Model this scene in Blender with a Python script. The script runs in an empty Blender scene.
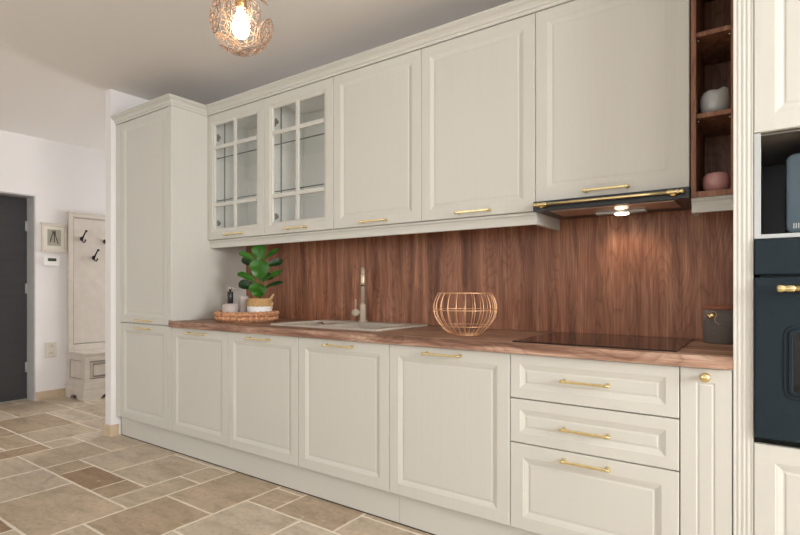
import bpy, bmesh, math, random
from mathutils import Vector, Matrix
random.seed(7)
S = bpy.context.scene
COL = S.collection
PI = math.pi

# ------------------------------------------------------------------ materials
def lin(r, g, b):
    f = lambda v: (v/255/12.92) if v/255 <= .04045 else ((v/255+.055)/1.055)**2.4
    return (f(r), f(g), f(b), 1)

def new_mat(name):
    m = bpy.data.materials.new(name); m.use_nodes = True
    nt = m.node_tree
    return m, nt, nt.nodes['Principled BSDF']

def N(nt, typ, **kw):
    n = nt.nodes.new(typ)
    for k, v in kw.items():
        if k in n.inputs: n.inputs[k].default_value = v
        else: setattr(n, k, v)
    return n

def coords(nt, scale=(1, 1, 1)):
    tc = N(nt, 'ShaderNodeTexCoord'); mp = N(nt, 'ShaderNodeMapping')
    mp.inputs['Scale'].default_value = scale
    nt.links.new(tc.outputs['Object'], mp.inputs['Vector'])
    return mp.outputs['Vector']

def ramp(nt, fac, stops):
    r = N(nt, 'ShaderNodeValToRGB'); e = r.color_ramp.elements
    e[0].position, e[0].color = stops[0]; e[1].position, e[1].color = stops[-1]
    for p, c in stops[1:-1]:
        x = e.new(p); x.color = c
    nt.links.new(fac, r.inputs['Fac'])
    return r.outputs['Color']

def mixc(nt, a, b, fac, mode='MIX'):
    m = N(nt, 'ShaderNodeMix', data_type='RGBA', blend_type=mode)
    for sock, v in ((m.inputs[6], a), (m.inputs[7], b), (m.inputs[0], fac)):
        if hasattr(v, 'is_linked'): nt.links.new(v, sock)
        else: sock.default_value = v
    return m.outputs[2]

def bump(nt, bs, h, strength=.2, dist=.01):
    b = N(nt, 'ShaderNodeBump'); b.inputs['Strength'].default_value = strength
    b.inputs['Distance'].default_value = dist
    nt.links.new(h, b.inputs['Height']); nt.links.new(b.outputs['Normal'], bs.inputs['Normal'])

def plain(name, col, rough=.5, metal=0, spec=.5, noise=0, nscale=(30, 30, 30), bmp=0, coat=0):
    m, nt, bs = new_mat(name)
    bs.inputs['Base Color'].default_value = col
    bs.inputs['Roughness'].default_value = rough
    bs.inputs['Metallic'].default_value = metal
    bs.inputs['Specular IOR Level'].default_value = spec
    bs.inputs['Coat Weight'].default_value = coat
    if noise or bmp:
        n = N(nt, 'ShaderNodeTexNoise', Scale=1.0, Detail=4.0)
        nt.links.new(coords(nt, nscale), n.inputs['Vector'])
        if noise:
            d = tuple(max(0, c*(1-noise)) for c in col[:3])+(1,)
            l = tuple(min(1, c*(1+noise)) for c in col[:3])+(1,)
            nt.links.new(ramp(nt, n.outputs['Fac'], [(.3, d), (.7, l)]), bs.inputs['Base Color'])
        if bmp: bump(nt, bs, n.outputs['Fac'], bmp, .004)
    return m

def wood(name, axis, pal, rough=.42, along=1.0):
    """long-grain wood; axis is the grain direction."""
    m, nt, bs = new_mat(name)
    def sc(ac, al):
        v = [ac, ac, ac]; v['XYZ'.index(axis)] = al; return tuple(v)
    n0 = N(nt, 'ShaderNodeTexNoise', Scale=1.0, Detail=2.0)
    nt.links.new(coords(nt, sc(8, 1.2*along)), n0.inputs['Vector'])
    v1 = N(nt, 'ShaderNodeVectorMath', operation='MULTIPLY_ADD')
    nt.links.new(n0.outputs['Color'], v1.inputs[0])
    v1.inputs[1].default_value = (1.3, 1.3, 1.3)
    nt.links.new(coords(nt, sc(26, .9*along)), v1.inputs[2])
    n1 = N(nt, 'ShaderNodeTexNoise', Scale=1.0, Detail=7.0, Roughness=.62, Distortion=.5)
    nt.links.new(v1.outputs[0], n1.inputs['Vector'])
    n2 = N(nt, 'ShaderNodeTexNoise', Scale=1.0, Detail=5.0, Roughness=.7)
    nt.links.new(coords(nt, sc(150, 2.6*along)), n2.inputs['Vector'])
    n3 = N(nt, 'ShaderNodeTexNoise', Scale=1.0, Detail=1.0)
    nt.links.new(coords(nt, sc(16, .02)), n3.inputs['Vector'])
    # cathedral grain
    w = N(nt, 'ShaderNodeTexWave', wave_type='BANDS', bands_direction='DIAGONAL', Scale=1.0, Distortion=9.0, Detail=3.0)
    w.inputs['Detail Scale'].default_value = .8
    nt.links.new(coords(nt, sc(9, .55*along)), w.inputs['Vector'])
    c = ramp(nt, n1.outputs['Fac'], [(.28, pal[0]), (.45, pal[1]), (.58, pal[2]), (.76, pal[3])])
    c = mixc(nt, c, ramp(nt, n3.outputs['Fac'], [(.35, (.72, .70, .68, 1)), (.65, (1.2, 1.19, 1.18, 1))]), .6, 'MULTIPLY')
    c = mixc(nt, c, ramp(nt, n2.outputs['Fac'], [(.33, (.62, .57, .54, 1)), (.55, (1.04, 1.04, 1.04, 1)), (.72, (1.25, 1.25, 1.25, 1))]), .85, 'MULTIPLY')
    c = mixc(nt, c, ramp(nt, w.outputs['Fac'], [(.0, (.72, .68, .65, 1)), (.5, (1.06, 1.06, 1.06, 1)), (1, (.98, .98, .98, 1))]), .5, 'MULTIPLY')
    nr = N(nt, 'ShaderNodeTexNoise', Scale=1.0, Detail=1.6, Roughness=.4)
    nt.links.new(coords(nt, sc(7, .75*along)), nr.inputs['Vector'])
    mu = N(nt, 'ShaderNodeMath', operation='MULTIPLY'); mu.inputs[1].default_value = 26
    fr = N(nt, 'ShaderNodeMath', operation='FRACT')
    nt.links.new(nr.outputs['Fac'], mu.inputs[0]); nt.links.new(mu.outputs[0], fr.inputs[0])
    c = mixc(nt, c, ramp(nt, fr.outputs[0], [(0, (.60, .55, .52, 1)), (.16, (.92, .91, .9, 1)), (.6, (1.08, 1.08, 1.08, 1)), (.9, (1.0, 1.0, 1.0, 1)), (1, (.62, .57, .54, 1))]), .65, 'MULTIPLY')
    nt.links.new(c, bs.inputs['Base Color'])
    bs.inputs['Roughness'].default_value = rough
    bs.inputs['Specular IOR Level'].default_value = .35
    bump(nt, bs, n2.outputs['Fac'], .12, .003)
    return m

def cream_mat(name, col, axis='Z', k=.012):
    m, nt, bs = new_mat(name)
    v = [70, 70, 70]; v['XYZ'.index(axis)] = 2.0
    n = N(nt, 'ShaderNodeTexNoise', Scale=1.0, Detail=4.0, Roughness=.6)
    nt.links.new(coords(nt, tuple(v)), n.inputs['Vector'])
    d = tuple(c*(1-k) for c in col[:3])+(1,); l = tuple(c*(1+k) for c in col[:3])+(1,)
    nt.links.new(ramp(nt, n.outputs['Fac'], [(.3, d), (.7, l)]), bs.inputs['Base Color'])
    bs.inputs['Roughness'].default_value = .42
    bs.inputs['Specular IOR Level'].default_value = .4
    bump(nt, bs, n.outputs['Fac'], .012, .001)
    return m

def travertine():
    m, nt, bs = new_mat('travertine')
    g = N(nt, 'ShaderNodeNewGeometry')
    at = N(nt, 'ShaderNodeAttribute', attribute_name='tone')
    cv = coords(nt, (1, 1, 1))
    off = N(nt, 'ShaderNodeVectorMath', operation='MULTIPLY_ADD')
    cmb = N(nt, 'ShaderNodeCombineXYZ')
    for i in range(3): nt.links.new(g.outputs['Random Per Island'], cmb.inputs[i])
    off.inputs[1].default_value = (37, 53, 11)
    nt.links.new(cmb.outputs[0], off.inputs[0]); nt.links.new(cv, off.inputs[2])
    base = ramp(nt, at.outputs['Fac'], [(0, TR[0]), (.2, TR[1]), (.4, TR[2]), (.6, TR[3]), (.8, TR[4]), (1, TR[5])])
    mp = N(nt, 'ShaderNodeMapping'); mp.inputs['Scale'].default_value = (3.5, 9, 1)
    nt.links.new(off.outputs[0], mp.inputs['Vector'])
    n1 = N(nt, 'ShaderNodeTexNoise', Scale=1.0, Detail=6.0, Roughness=.65, Distortion=.8)
    nt.links.new(mp.outputs[0], n1.inputs['Vector'])
    c = mixc(nt, base, ramp(nt, n1.outputs['Fac'], [(.28, (.68, .63, .58, 1)), (.5, (1, 1, 1, 1)), (.72, (1.26, 1.24, 1.22, 1))]), .8, 'MULTIPLY')
    n2 = N(nt, 'ShaderNodeTexNoise', Scale=38.0, Detail=5.0, Roughness=.75)
    nt.links.new(off.outputs[0], n2.inputs['Vector'])
    c = mixc(nt, c, ramp(nt, n2.outputs['Fac'], [(.34, (.66, .62, .58, 1)), (.48, (1, 1, 1, 1)), (.7, (1.1, 1.1, 1.1, 1))]), .6, 'MULTIPLY')
    n3 = N(nt, 'ShaderNodeTexNoise', Scale=11.0, Detail=3.0, Roughness=.6, Distortion=1.5)
    nt.links.new(off.outputs[0], n3.inputs['Vector'])
    k = N(nt, 'ShaderNodeMath', operation='MULTIPLY')
    s = N(nt, 'ShaderNodeMapRange'); s.inputs[1].default_value = .64; s.inputs[2].default_value = .72
    nt.links.new(n3.outputs['Fac'], s.inputs[0]); nt.links.new(s.outputs[0], k.inputs[0]); k.inputs[1].default_value = .55
    c = mixc(nt, c, lin(214, 202, 184), k.outputs[0])
    nt.links.new(c, bs.inputs['Base Color'])
    bs.inputs['Roughness'].default_value = .5
    bs.inputs['Specular IOR Level'].default_value = .4
    bump(nt, bs, n2.outputs['Fac'], .25, .003)
    return m

def emit(name, col, st):
    m, nt, bs = new_mat(name)
    bs.inputs['Base Color'].default_value = col
    bs.inputs['Emission Color'].default_value = col
    bs.inputs['Emission Strength'].default_value = st
    return m

def thin_glass(name, tint, gloss=.12, rough=.02, graze=.4):
    m, nt, bs = new_mat(name)
    nt.nodes.remove(bs)
    t = N(nt, 'ShaderNodeBsdfTransparent'); t.inputs[0].default_value = tint
    g = N(nt, 'ShaderNodeBsdfGlossy'); g.inputs['Roughness'].default_value = rough
    f = N(nt, 'ShaderNodeLayerWeight'); f.inputs['Blend'].default_value = .5
    q = N(nt, 'ShaderNodeMath', operation='POWER'); q.inputs[1].default_value = 4.0
    nt.links.new(f.outputs['Facing'], q.inputs[0])
    a = N(nt, 'ShaderNodeMath', operation='MULTIPLY_ADD'); a.inputs[1].default_value = graze; a.inputs[2].default_value = gloss
    nt.links.new(q.outputs[0], a.inputs[0])
    mx = N(nt, 'ShaderNodeMixShader')
    nt.links.new(a.outputs[0], mx.inputs[0]); nt.links.new(t.outputs[0], mx.inputs[1]); nt.links.new(g.outputs[0], mx.inputs[2])
    nt.links.new(mx.outputs[0], nt.nodes['Material Output'].inputs['Surface'])
    return m

TR = [lin(156, 130, 102), lin(172, 152, 126), lin(184, 166, 142), lin(191, 175, 152), lin(198, 184, 164), lin(204, 192, 175)]
CREAM = lin(205, 204, 196)
M = {}
M['cream'] = cream_mat('cream_paint', CREAM)
M['cream_x'] = cream_mat('cream_paint_horizontal', CREAM, 'X', .003)
M['inside'] = plain('cabinet_interior_white', lin(250, 250, 247), .5)
M['cream_plain'] = plain('cream_post_paint', CREAM, .45, spec=.4)
M['wall'] = plain('white_wall_paint', lin(232, 229, 228), .85, noise=.01, nscale=(2, 2, 2), bmp=.03)
M['ceiling'] = plain('ceiling_paint', lin(236, 232, 228), .9)
M['trav'] = travertine()
M['grout'] = plain('grout', lin(232, 222, 206), .85, noise=.05, nscale=(25, 25, 25))
M['travtrim'] = plain('travertine_skirting', lin(196, 176, 150), .55, noise=.16, nscale=(8, 8, 8))
WP = [lin(116, 73, 52), lin(152, 102, 76), lin(170, 119, 91), lin(198, 149, 117)]
M['wood_z'] = wood('walnut_backsplash', 'Z', WP, along=1.6)
SP = [lin(108, 70, 50), lin(140, 96, 72), lin(158, 112, 86), lin(178, 134, 106)]
M['wood_shelf'] = wood('walnut_shelf', 'Z', SP, along=1.6)
TP = [lin(90, 64, 52), lin(146, 110, 91), lin(178, 146, 126), lin(222, 198, 178)]
M['wood_x'] = wood('walnut_worktop', 'X', TP, .5, along=2.2)
M['gold'] = plain('brushed_brass', lin(232, 213, 160), .26, 1, noise=.08, nscale=(60, 60, 60))
M['gold_dark'] = plain('aged_brass', lin(196, 160, 96), .3, 1)
M['black'] = plain('black_glass', lin(14, 14, 15), .06)
M['hob'] = plain('hob_glass', lin(26, 15, 11), .05, spec=.7)
M['oven'] = plain('blue_black_enamel', lin(24, 38, 46), .5, spec=.25, noise=.08, nscale=(60, 60, 60), bmp=.05)
M['oven_dark'] = plain('dark_gap', lin(12, 14, 16), .5)
M['micro'] = plain('grey_blue_metal', lin(70, 86, 95), .35, .3)
M['micro_d'] = plain('dark_blue_grey', lin(48, 60, 68), .3, .2)
M['niche'] = plain('niche_grey', lin(112, 106, 98), .3, spec=.6)
M['niche_back'] = plain('niche_back_dark', lin(40, 44, 47), .35)
M['alu'] = plain('pale_aluminium', lin(186, 190, 190), .35, .3)
M['steel'] = plain('steel', lin(200, 200, 200), .2, 1)
M['filter'] = plain('hood_filter_metal', lin(205, 190, 178), .3, 1)
M['hood'] = plain('hood_black', lin(27, 32, 36), .3)
M['sink'] = plain('beige_grey_granite', lin(186, 176, 163), .45, noise=.06, nscale=(400, 400, 400))
M['tap'] = plain('beige_granite_tap', lin(182, 170, 152), .4, noise=.05, nscale=(300, 300, 300))
M['tap_pale'] = plain('pale_tap_head', lin(206, 190, 164), .3, .3)
M['wicker'] = plain('water_hyacinth_weave', lin(196, 144, 106), .75, noise=.5, nscale=(75, 75, 75), bmp=.4)
M['seagrass'] = plain('seagrass_weave', lin(196, 158, 106), .75, noise=.3, nscale=(120, 120, 260), bmp=.6)
M['white_fab'] = plain('white_rope_band', lin(232, 230, 228), .8, noise=.05, nscale=(90, 90, 200), bmp=.3)
M['rope'] = plain('pale_rope', lin(220, 186, 140), .8)
M['soil'] = plain('soil', lin(50, 38, 28), .9)
M['leaf'] = plain('green_leaf', lin(50, 104, 26), .4, noise=.35, nscale=(22, 22, 22), bmp=.15)
M['leaf_dark'] = plain('dark_green_leaf', lin(22, 54, 22), .42, noise=.3, nscale=(22, 22, 22), bmp=.15)
M['vein'] = plain('leaf_midrib', lin(70, 122, 44), .45)
M['stem'] = plain('plant_stem', lin(84, 74, 44), .7)
M['lilac'] = plain('lilac_grey_ceramic', lin(188, 176, 170), .4)
M['soapblack'] = plain('black_plastic', lin(24, 25, 27), .35)
M['white'] = plain('white_plastic', lin(236, 234, 230), .4)
M['copper'] = plain('rose_gold_wire', lin(222, 176, 138), .38, .75)
M['lamp_metal'] = plain('bronze_lattice', lin(168, 142, 124), .42, .7)
M['concrete'] = plain('grey_stoneware', lin(112, 104, 100), .75, noise=.12, nscale=(20, 20, 160), bmp=.2)
M['lid'] = plain('brown_wood_lid', lin(150, 92, 68), .5, noise=.15, nscale=(30, 30, 30))
M['vase_grey'] = plain('pale_grey_glaze', lin(176, 178, 176), .16, noise=.02, nscale=(10, 10, 10), coat=.4)
M['vase_pink'] = plain('dusty_pink_glaze', lin(196, 146, 140), .2, noise=.06, nscale=(60, 60, 60), coat=.3)
M['pane'] = thin_glass('door_pane', (.99, .998, .994, 1), .09)
M['shelf_glass'] = thin_glass('shelf_glass', (.985, .998, .993, 1), .02, graze=.12)
M['glass_edge'] = plain('glass_edge', lin(38, 74, 74), .15)
M['hinge'] = plain('hinge_metal', lin(120, 112, 104), .3, .9)
M['window_glass'] = thin_glass('window_glass', (1, 1, 1, 1), .0)
M['door'] = plain('anthracite_door', lin(50, 49, 51), .45, noise=.1, nscale=(3, 3, 30))
M['frame_grey'] = plain('grey_reveal', lin(190, 188, 188), .8, noise=.05, nscale=(12, 12, 12))
M['aged'] = plain('aged_cream', lin(216, 207, 196), .6, noise=.05, nscale=(12, 12, 12))
M['patina'] = plain('grey_patina', lin(150, 142, 134), .7)
M['iron'] = plain('dark_iron', lin(44, 34, 30), .45, .6)
M['mat'] = plain('picture_mat', lin(226, 222, 208), .8)
M['art'] = plain('grey_print', lin(168, 164, 148), .8, noise=.12, nscale=(60, 60, 60))
M['ink'] = plain('dark_ink', lin(52, 44, 40), .8)
M['lcd'] = plain('dark_display', lin(70, 70, 62), .3)
M['outlet'] = plain('beige_plastic', lin(212, 204, 190), .45)
M['bulb'] = emit('glowing_bulb', (1.0, .82, .58, 1), 24)
M['hood_lamp'] = emit('hood_lamp', (1.0, .82, .62, 1), 12)
M['seam'] = plain('dark_seam', lin(66, 60, 54), .8)

# ------------------------------------------------------------------ mesh builder
class MB:
    def __init__(s): s.v = []; s.f = []; s.sm = []; s.mi = []; s.cur = 0
    def add(s, vs, fs, smooth=False):
        b = len(s.v); s.v += [tuple(v) for v in vs]
        for f in fs:
            s.f.append([b+i for i in f]); s.sm.append(smooth); s.mi.append(s.cur)
        return s
    def box(s, x0, x1, y0, y1, z0, z1, bev=0):
        bm = bmesh.new(); bmesh.ops.create_cube(bm, size=1)
        for v in bm.verts:
            v.co = Vector(((x0+x1)/2+v.co.x*(x1-x0), (y0+y1)/2+v.co.y*(y1-y0), (z0+z1)/2+v.co.z*(z1-z0)))
        if bev: bmesh.ops.bevel(bm, geom=bm.edges[:], offset=bev, segments=2, affect='EDGES', profile=.6)
        s.bm(bm); return s
    def bm(s, bm, smooth=False):
        bm.verts.index_update()
        s.add([v.co for v in bm.verts], [[v.index for v in f.verts] for f in bm.faces], smooth); bm.free()
    def lathe(s, prof, c, n=32, axis=(0, 0, 1), smooth=True, caps=True, fn=None):
        q = Vector((0, 0, 1)).rotation_difference(Vector(axis).normalized())
        vs = []; fs = []
        for (r, z) in prof:
            for k in range(n):
                a = 2*PI*k/n; rr = fn(r, z, a) if fn else r
                vs.append(Vector(c)+q @ Vector((rr*math.cos(a), rr*math.sin(a), z)))
        for i in range(len(prof)-1):
            for k in range(n):
                k2 = (k+1) % n
                fs.append([i*n+k, i*n+k2, (i+1)*n+k2, (i+1)*n+k])
        s.add(vs, fs, smooth)
        if caps:
            b = len(s.v)-len(vs)
            for i, rev in ((0, True), (len(prof)-1, False)):
                if prof[i][0] > 1e-4:
                    ring = [b+i*n+k for k in range(n)]
                    s.f.append(ring[::-1] if rev else ring); s.sm.append(False); s.mi.append(s.cur)
        return s
    def tube(s, path, r, n=8, closed=False, caps=True, smooth=True):
        P = [Vector(p) for p in path]; m = len(P); vs = []; fs = []
        up = None
        for i, p in enumerate(P):
            if closed: t = P[(i+1) % m]-P[i-1]
            else: t = P[min(i+1, m-1)]-P[max(i-1, 0)]
            t.normalize()
            if up is None:
                up = t.orthogonal().normalized()
            else:
                up = (up-t*up.dot(t))
                up = up.normalized() if up.length > 1e-6 else t.orthogonal().normalized()
            w = t.cross(up)
            rr = r[i] if isinstance(r, (list, tuple)) else r
            for k in range(n):
                a = 2*PI*k/n; vs.append(p+(up*math.cos(a)+w*math.sin(a))*rr)
        for i in range(m if closed else m-1):
            j = (i+1) % m
            for k in range(n):
                k2 = (k+1) % n; fs.append([i*n+k, i*n+k2, j*n+k2, j*n+k])
        if caps and not closed:
            fs.append([k for k in range(n)][::-1]); fs.append([(m-1)*n+k for k in range(n)])
        s.add(vs, fs, smooth); return s
    def ball(s, c, r, seg=12, sc=(1, 1, 1)):
        bm = bmesh.new(); bmesh.ops.create_uvsphere(bm, u_segments=seg, v_segments=max(6, seg//2), radius=r)
        for v in bm.verts: v.co = Vector((v.co.x*sc[0], v.co.y*sc[1], v.co.z*sc[2]))+Vector(c)
        s.bm(bm, True); return s
    def extr(s, prof, a, b):
        """profile points (3-D) list at a and offset vector b"""
        n = len(prof); b = Vector(b)
        vs = [Vector(p) for p in prof]+[Vector(p)+b for p in prof]
        fs = [[i, (i+1) % n, n+(i+1) % n, n+i] for i in range(n)]+[list(range(n))[::-1], list(range(n, 2*n))]
        s.add(vs, fs); return s
    def build(s, name, mat, parent=None, recalc=True):
        me = bpy.data.meshes.new(name)
        o = Vector(wloc(parent)) if parent else Vector((0, 0, 0))
        me.from_pydata([Vector(v)-o for v in s.v], [], s.f)
        for i, p in enumerate(me.polygons): p.use_smooth = s.sm[i]; p.material_index = s.mi[i]
        for mm in (mat if isinstance(mat, (list, tuple)) else [mat]): me.materials.append(mm)
        if recalc:
            bm = bmesh.new(); bm.from_mesh(me); bmesh.ops.recalc_face_normals(bm, faces=bm.faces[:]); bm.to_mesh(me); bm.free()
        me.update()
        ob = bpy.data.objects.new(name, me); COL.objects.link(ob)
        if parent: ob.parent = parent
        return ob

def wloc(o):
    v = Vector((0, 0, 0))
    while o: v += o.location; o = o.parent
    return v

def tag(o, label, cat, group=None):
    o['label'] = label; o['category'] = cat
    if group: o['group'] = group
    return o
def thing(name, loc, label, cat, group=None):
    o = bpy.data.objects.new(name, None); o.empty_display_size = .05; COL.objects.link(o)
    o.location = loc
    return tag(o, label, cat, group)
def struct(o): o['kind'] = 'structure'; return o
def copy_tree(o, parent=None):
    c = o.copy(); COL.objects.link(c)
    if parent: c.parent = parent
    for ch in list(o.children): copy_tree(ch, c)
    return c
def clone(o, dx, dy, dz, label, group=None):
    c = copy_tree(o); c.location = o.location+Vector((dx, dy, dz)); c['label'] = label
    return c

# nested-rectangle panel facing -Y : rings = [(inset, depth)]
def panel(mb, x0, x1, z0, z1, yf, rings, thick=.02, hole=False):
    vs = []; fs = []
    R = [(0, thick)]+rings
    for (i, d) in R:
        vs += [(x0+i, yf+d, z0+i), (x1-i, yf+d, z0+i), (x1-i, yf+d, z1-i), (x0+i, yf+d, z1-i)]
    for k in range(len(R)-1):
        for e in range(4):
            e2 = (e+1) % 4
            fs.append([k*4+e, k*4+e2, (k+1)*4+e2, (k+1)*4+e])
    L = len(R)-1
    if hole:
        for e in range(4):
            e2 = (e+1) % 4; fs.append([L*4+e, L*4+e2, e2, e])
    else:
        fs.append([L*4, L*4+1, L*4+2, L*4+3]); fs.append([3, 2, 1, 0])
    mb.add(vs, fs); return mb
DOOR = [(0, .0025), (.0025, 0), (.053, 0), (.055, .0012), (.060, .0022), (.073, .0062), (.078, .0062), (.080, .005), (.084, .0047)]
DRAW = [(0, .0025), (.0025, 0), (.040, 0), (.042, .0012), (.046, .0024), (.060, .0062), (.064, .0062), (.066, .005), (.069, .0045)]

def bar_handle(parent, cx, z, yface, L=.19):
    mb = MB(); y = yface-.027
    mb.box(cx-L/2+.006, cx+L/2-.006, y-.0045, y+.0045, z-.0045, z+.0045, .0014)
    for sg in (-1, 1):
        x = cx+sg*(L/2-.012)
        mb.lathe([(.0075, 0), (.0075, .003), (.0048, .006), (.0045, .022), (.0062, .0235), (.0062, .0325), (.004, .034)], (x, yface, z), 14, (0, -1, 0))
        xx = cx+sg*(L/2-.008)
        mb.lathe([(.0056, 0), (.0060, .003), (.0056, .006), (.003, .008)], (xx, y, z), 12, (sg, 0, 0))
    return mb.build('handle', M['gold'], parent)

# ------------------------------------------------------------------ room shell
H = 2.58
XL, XR, YB, YH = -5.85, 3.4, -6.0, 2.1
# floor: versailles pattern, module ~0.2 m
MX, MY, OX, OY = .2008, .2045, -2.612, -1.026
I0, I1, J0, J1 = -17, 31, -26, 16
tiles = [(-7,-5,-1,1),(-5,-4,-1,0),(-4,-2,-1,0),(-2,-1,-1,0),(-1,0,-1,1),(-1,0,1,2),(-5,-3,0,3),(-3,-1,0,2),(-3,0,2,3),
 (0,2,0,3),(2,3,2,3),(2,3,1,2),(3,5,1,3),(2,4,-1,1),(0,2,-2,0),(4,6,-1,1),(5,8,1,2),(5,8,2,3),(-3,0,-3,-1),(-5,-3,-3,-1),
 (-7,-5,-3,-1),(-2,-1,-4,-3),(-1,0,-4,-3),(0,2,-4,-2),(-8,-7,0,1),(-10,-8,0,2),(-13,-10,0,2),(-8,-5,1,3),(-8,-7,-2,0),
 (-10,-8,2,4),(-13,-10,2,3),(-12,-10,-1,0),(-10,-8,-1,0),(-13,-10,3,5),(-16,-13,1,3)]
used = {(i, j) for (a, b, c, d) in tiles for i in range(a, b) for j in range(c, d)}
rt = random.Random(11)
for j in range(J1-1, J0-1, -1):
    for i in range(I0, I1):
        if (i, j) in used: continue
        opts = [(3, 2), (2, 2), (2, 1), (3, 2), (1, 1), (2, 3)]; rt.shuffle(opts); opts.append((1, 1))
        for (w, h) in opts:
            cells = [(i+a, j-b) for a in range(w) for b in range(h)]
            if all(c not in used and I0 <= c[0] < I1 and J0 <= c[1] < J1 for c in cells):
                used.update(cells); tiles.append((i, i+w, j-h+1, j+1)); break
TONE = {(-4,-2,-1,0): .02, (-2,-1,-1,0): .2, (-8,-7,-2,0): .12, (-13,-10,0,2): .25, (-2,-1,-4,-3): .02, (0,2,-2,0): .3, (0,2,0,3): .42, (2,3,1,2): .4,
 (3,5,1,3): .35, (-7,-5,-1,1): .5, (-5,-3,-3,-1): .75, (-3,0,-3,-1): .5, (2,4,-1,1): .8, (-5,-3,0,3): .75, (-3,-1,0,2): .7, (-1,0,-1,1): .6, (-1,0,1,2): .6}
tones = []
mb = MB()
mb.cur = 1
mb.box(XL-.3, XR+.1, YB-.1, YH+.1, -.06, -.0012)
mb.cur = 0
def edge(a, b, n, rr):
    out = []
    for k in range(n):
        t = k/n; p = a.lerp(b, t)
        out.append(p+Vector((rr.uniform(-.0016, .0016), rr.uniform(-.0016, .0016), 0)))
    return out
for (a, b, c, d) in tiles:
    g = .0058
    x0, x1 = max(OX+MX*a+g, XL-.25), min(OX+MX*b-g, XR)
    y0, y1 = max(OY+MY*c+g, YB), min(OY+MY*d-g, YH)
    if x1-x0 < .02 or y1-y0 < .02: continue
    P4 = [Vector((x0, y0, 0)), Vector((x1, y0, 0)), Vector((x1, y1, 0)), Vector((x0, y1, 0))]
    loop = []
    for k in range(4):
        e = (P4[(k+1) % 4]-P4[k]).length
        loop += edge(P4[k], P4[(k+1) % 4], max(3, int(e/.035)), rt)
    n = len(loop); ctr = sum(loop, Vector())/n
    inner = []
    for p in loop:
        q = p.copy(); q.x += .0016 if q.x < ctr.x else -.0016; q.y += .0016 if q.y < ctr.y else -.0016
        inner.append(q)
    vs = [p-Vector((0, 0, .0025)) for p in loop]+inner
    fs = [[k, (k+1) % n, n+(k+1) % n, n+k] for k in range(n)]+[list(range(n, 2*n))]
    mb.add(vs, fs)
    tn = TONE.get((a, b, c, d), rt.choice((.3, .5, .6, .7, .8, .9)))
    tones += [tn]*len(fs)
fl = struct(mb.build('floor', [M['trav'], M['grout']], recalc=False))
ta = fl.data.attributes.new('tone', 'FLOAT', 'FACE')
ta.data.foreach_set('value', [0.0]*(len(fl.data.polygons)-len(tones))+tones)
struct(MB().box(XL-.3, XR+.1, YB-.1, YH+.1, H, H+.12).build('ceiling', M['ceiling']))
# kitchen wall, partition end, hall back wall
struct(MB().box(-3.98, XR+.1, 0, .12, 0, H).build('wall_back', M['wall']))
struct(MB().box(-4.062, -3.98, -.655, .12, 0, H).build('wall_partition', M['wall']))

# far left wall with door opening
DY0, DY1, DZ = -1.44, -.473, 2.01
mb = MB()
mb.box(XL-.2, XL, YB-.1, DY0, 0, H); mb.box(XL-.2, XL, DY1, YH, 0, H); mb.box(XL-.2, XL, DY0, DY1, DZ, H)
struct(mb.build('wall_left', M['wall']))
d1 = bpy.data.objects.new('door_1', None); COL.objects.link(d1); d1.location = (XL-.18, DY1, 0); struct(d1)
MB().box(XL-.215, XL-.17, DY0+.014, DY1-.014, .006, DZ-.014, .003).build('door_leaf', M['door'], d1)
mb = MB()
mb.box(XL-.2, XL-.002, DY1-.012, DY1-.001, 0, DZ-.001); mb.box(XL-.2, XL-.002, DY0+.001, DY0+.012, 0, DZ-.001); mb.box(XL-.2, XL-.002, DY0+.012, DY1-.012, DZ-.012, DZ-.001)
mb.build('door_frame', M['frame_grey'], d1)
for z in (1.72, 1.10, .32):
    MB().box(XL-.17, XL-.158, DY1-.03, DY1-.0125, z-.05, z+.05, .002).lathe([(.006, -.05), (.006, .05)], (XL-.16, DY1-.024, z), 10).build('hinge', M['alu'], d1)
mb = MB().lathe([(.025, 0), (.025, .008), (.01, .012), (.01, .045)], (XL-.17, DY0+.09, 1.05), 16, (1, 0, 0)).box(XL-.13, XL-.115, DY0+.08, DY0+.21, 1.042, 1.058, .003)
mb.build('handle', M['steel'], d1)
# baseboards
bb = MB().box(XL, XL+.012, DY1, -.2, 0, .085, .002).box(XL, XL+.012, -.2+.9, YH, 0, .085, .002).box(XL, XL+.012, YB, DY0, 0, .085, .002)
struct(bb.build('baseboard_left', M['travtrim']))
bb = MB().box(-4.074, -3.968, -.668, -.655, 0, .085, .002).box(-3.98, -3.968, -.655, -.60, 0, .085, .002).box(-4.074, -4.062, -.655, .12, 0, .085, .002)
struct(bb.build('baseboard_partition', M['travtrim']))
# front wall (behind the camera) and right wall with windows
def wall_windows(name, along, pos, t, lo, hi, wins):
    mb = MB(); cur = lo
    def bx(a, b, z0, z1):
        if along == 'x': mb.box(a, b, pos-t, pos, z0, z1)
        else: mb.box(pos, pos+t, a, b, z0, z1)
    for (a, b, z0, z1) in wins:
        bx(cur, a, 0, H); bx(a, b, 0, z0); bx(a, b, z1, H); cur = b
    bx(cur, hi, 0, H)
    return struct(mb.build(name, M['wall']))
WF = [(-5.3, -3.1, .9, 2.4), (-1.9, .3, .9, 2.4), (1.2, 2.8, .9, 2.4)]
WR = [(-5.2, -3.4, .9, 2.4), (-2.8, -1.2, 1.1, 2.45)]
wall_windows('wall_front', 'x', YB, .15, XL, XR+.1, WF)
wall_windows('wall_right', 'y', XR, .15, YB, 0, WR)
WH = [(-5.5, -4.3, .9, 2.25)]  # unseen hall window, added to brighten the far left wall
wall_windows('wall_hall', 'x', YH+.1, .1, XL-.2, XR+.1, WH)
wi = 0
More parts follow.
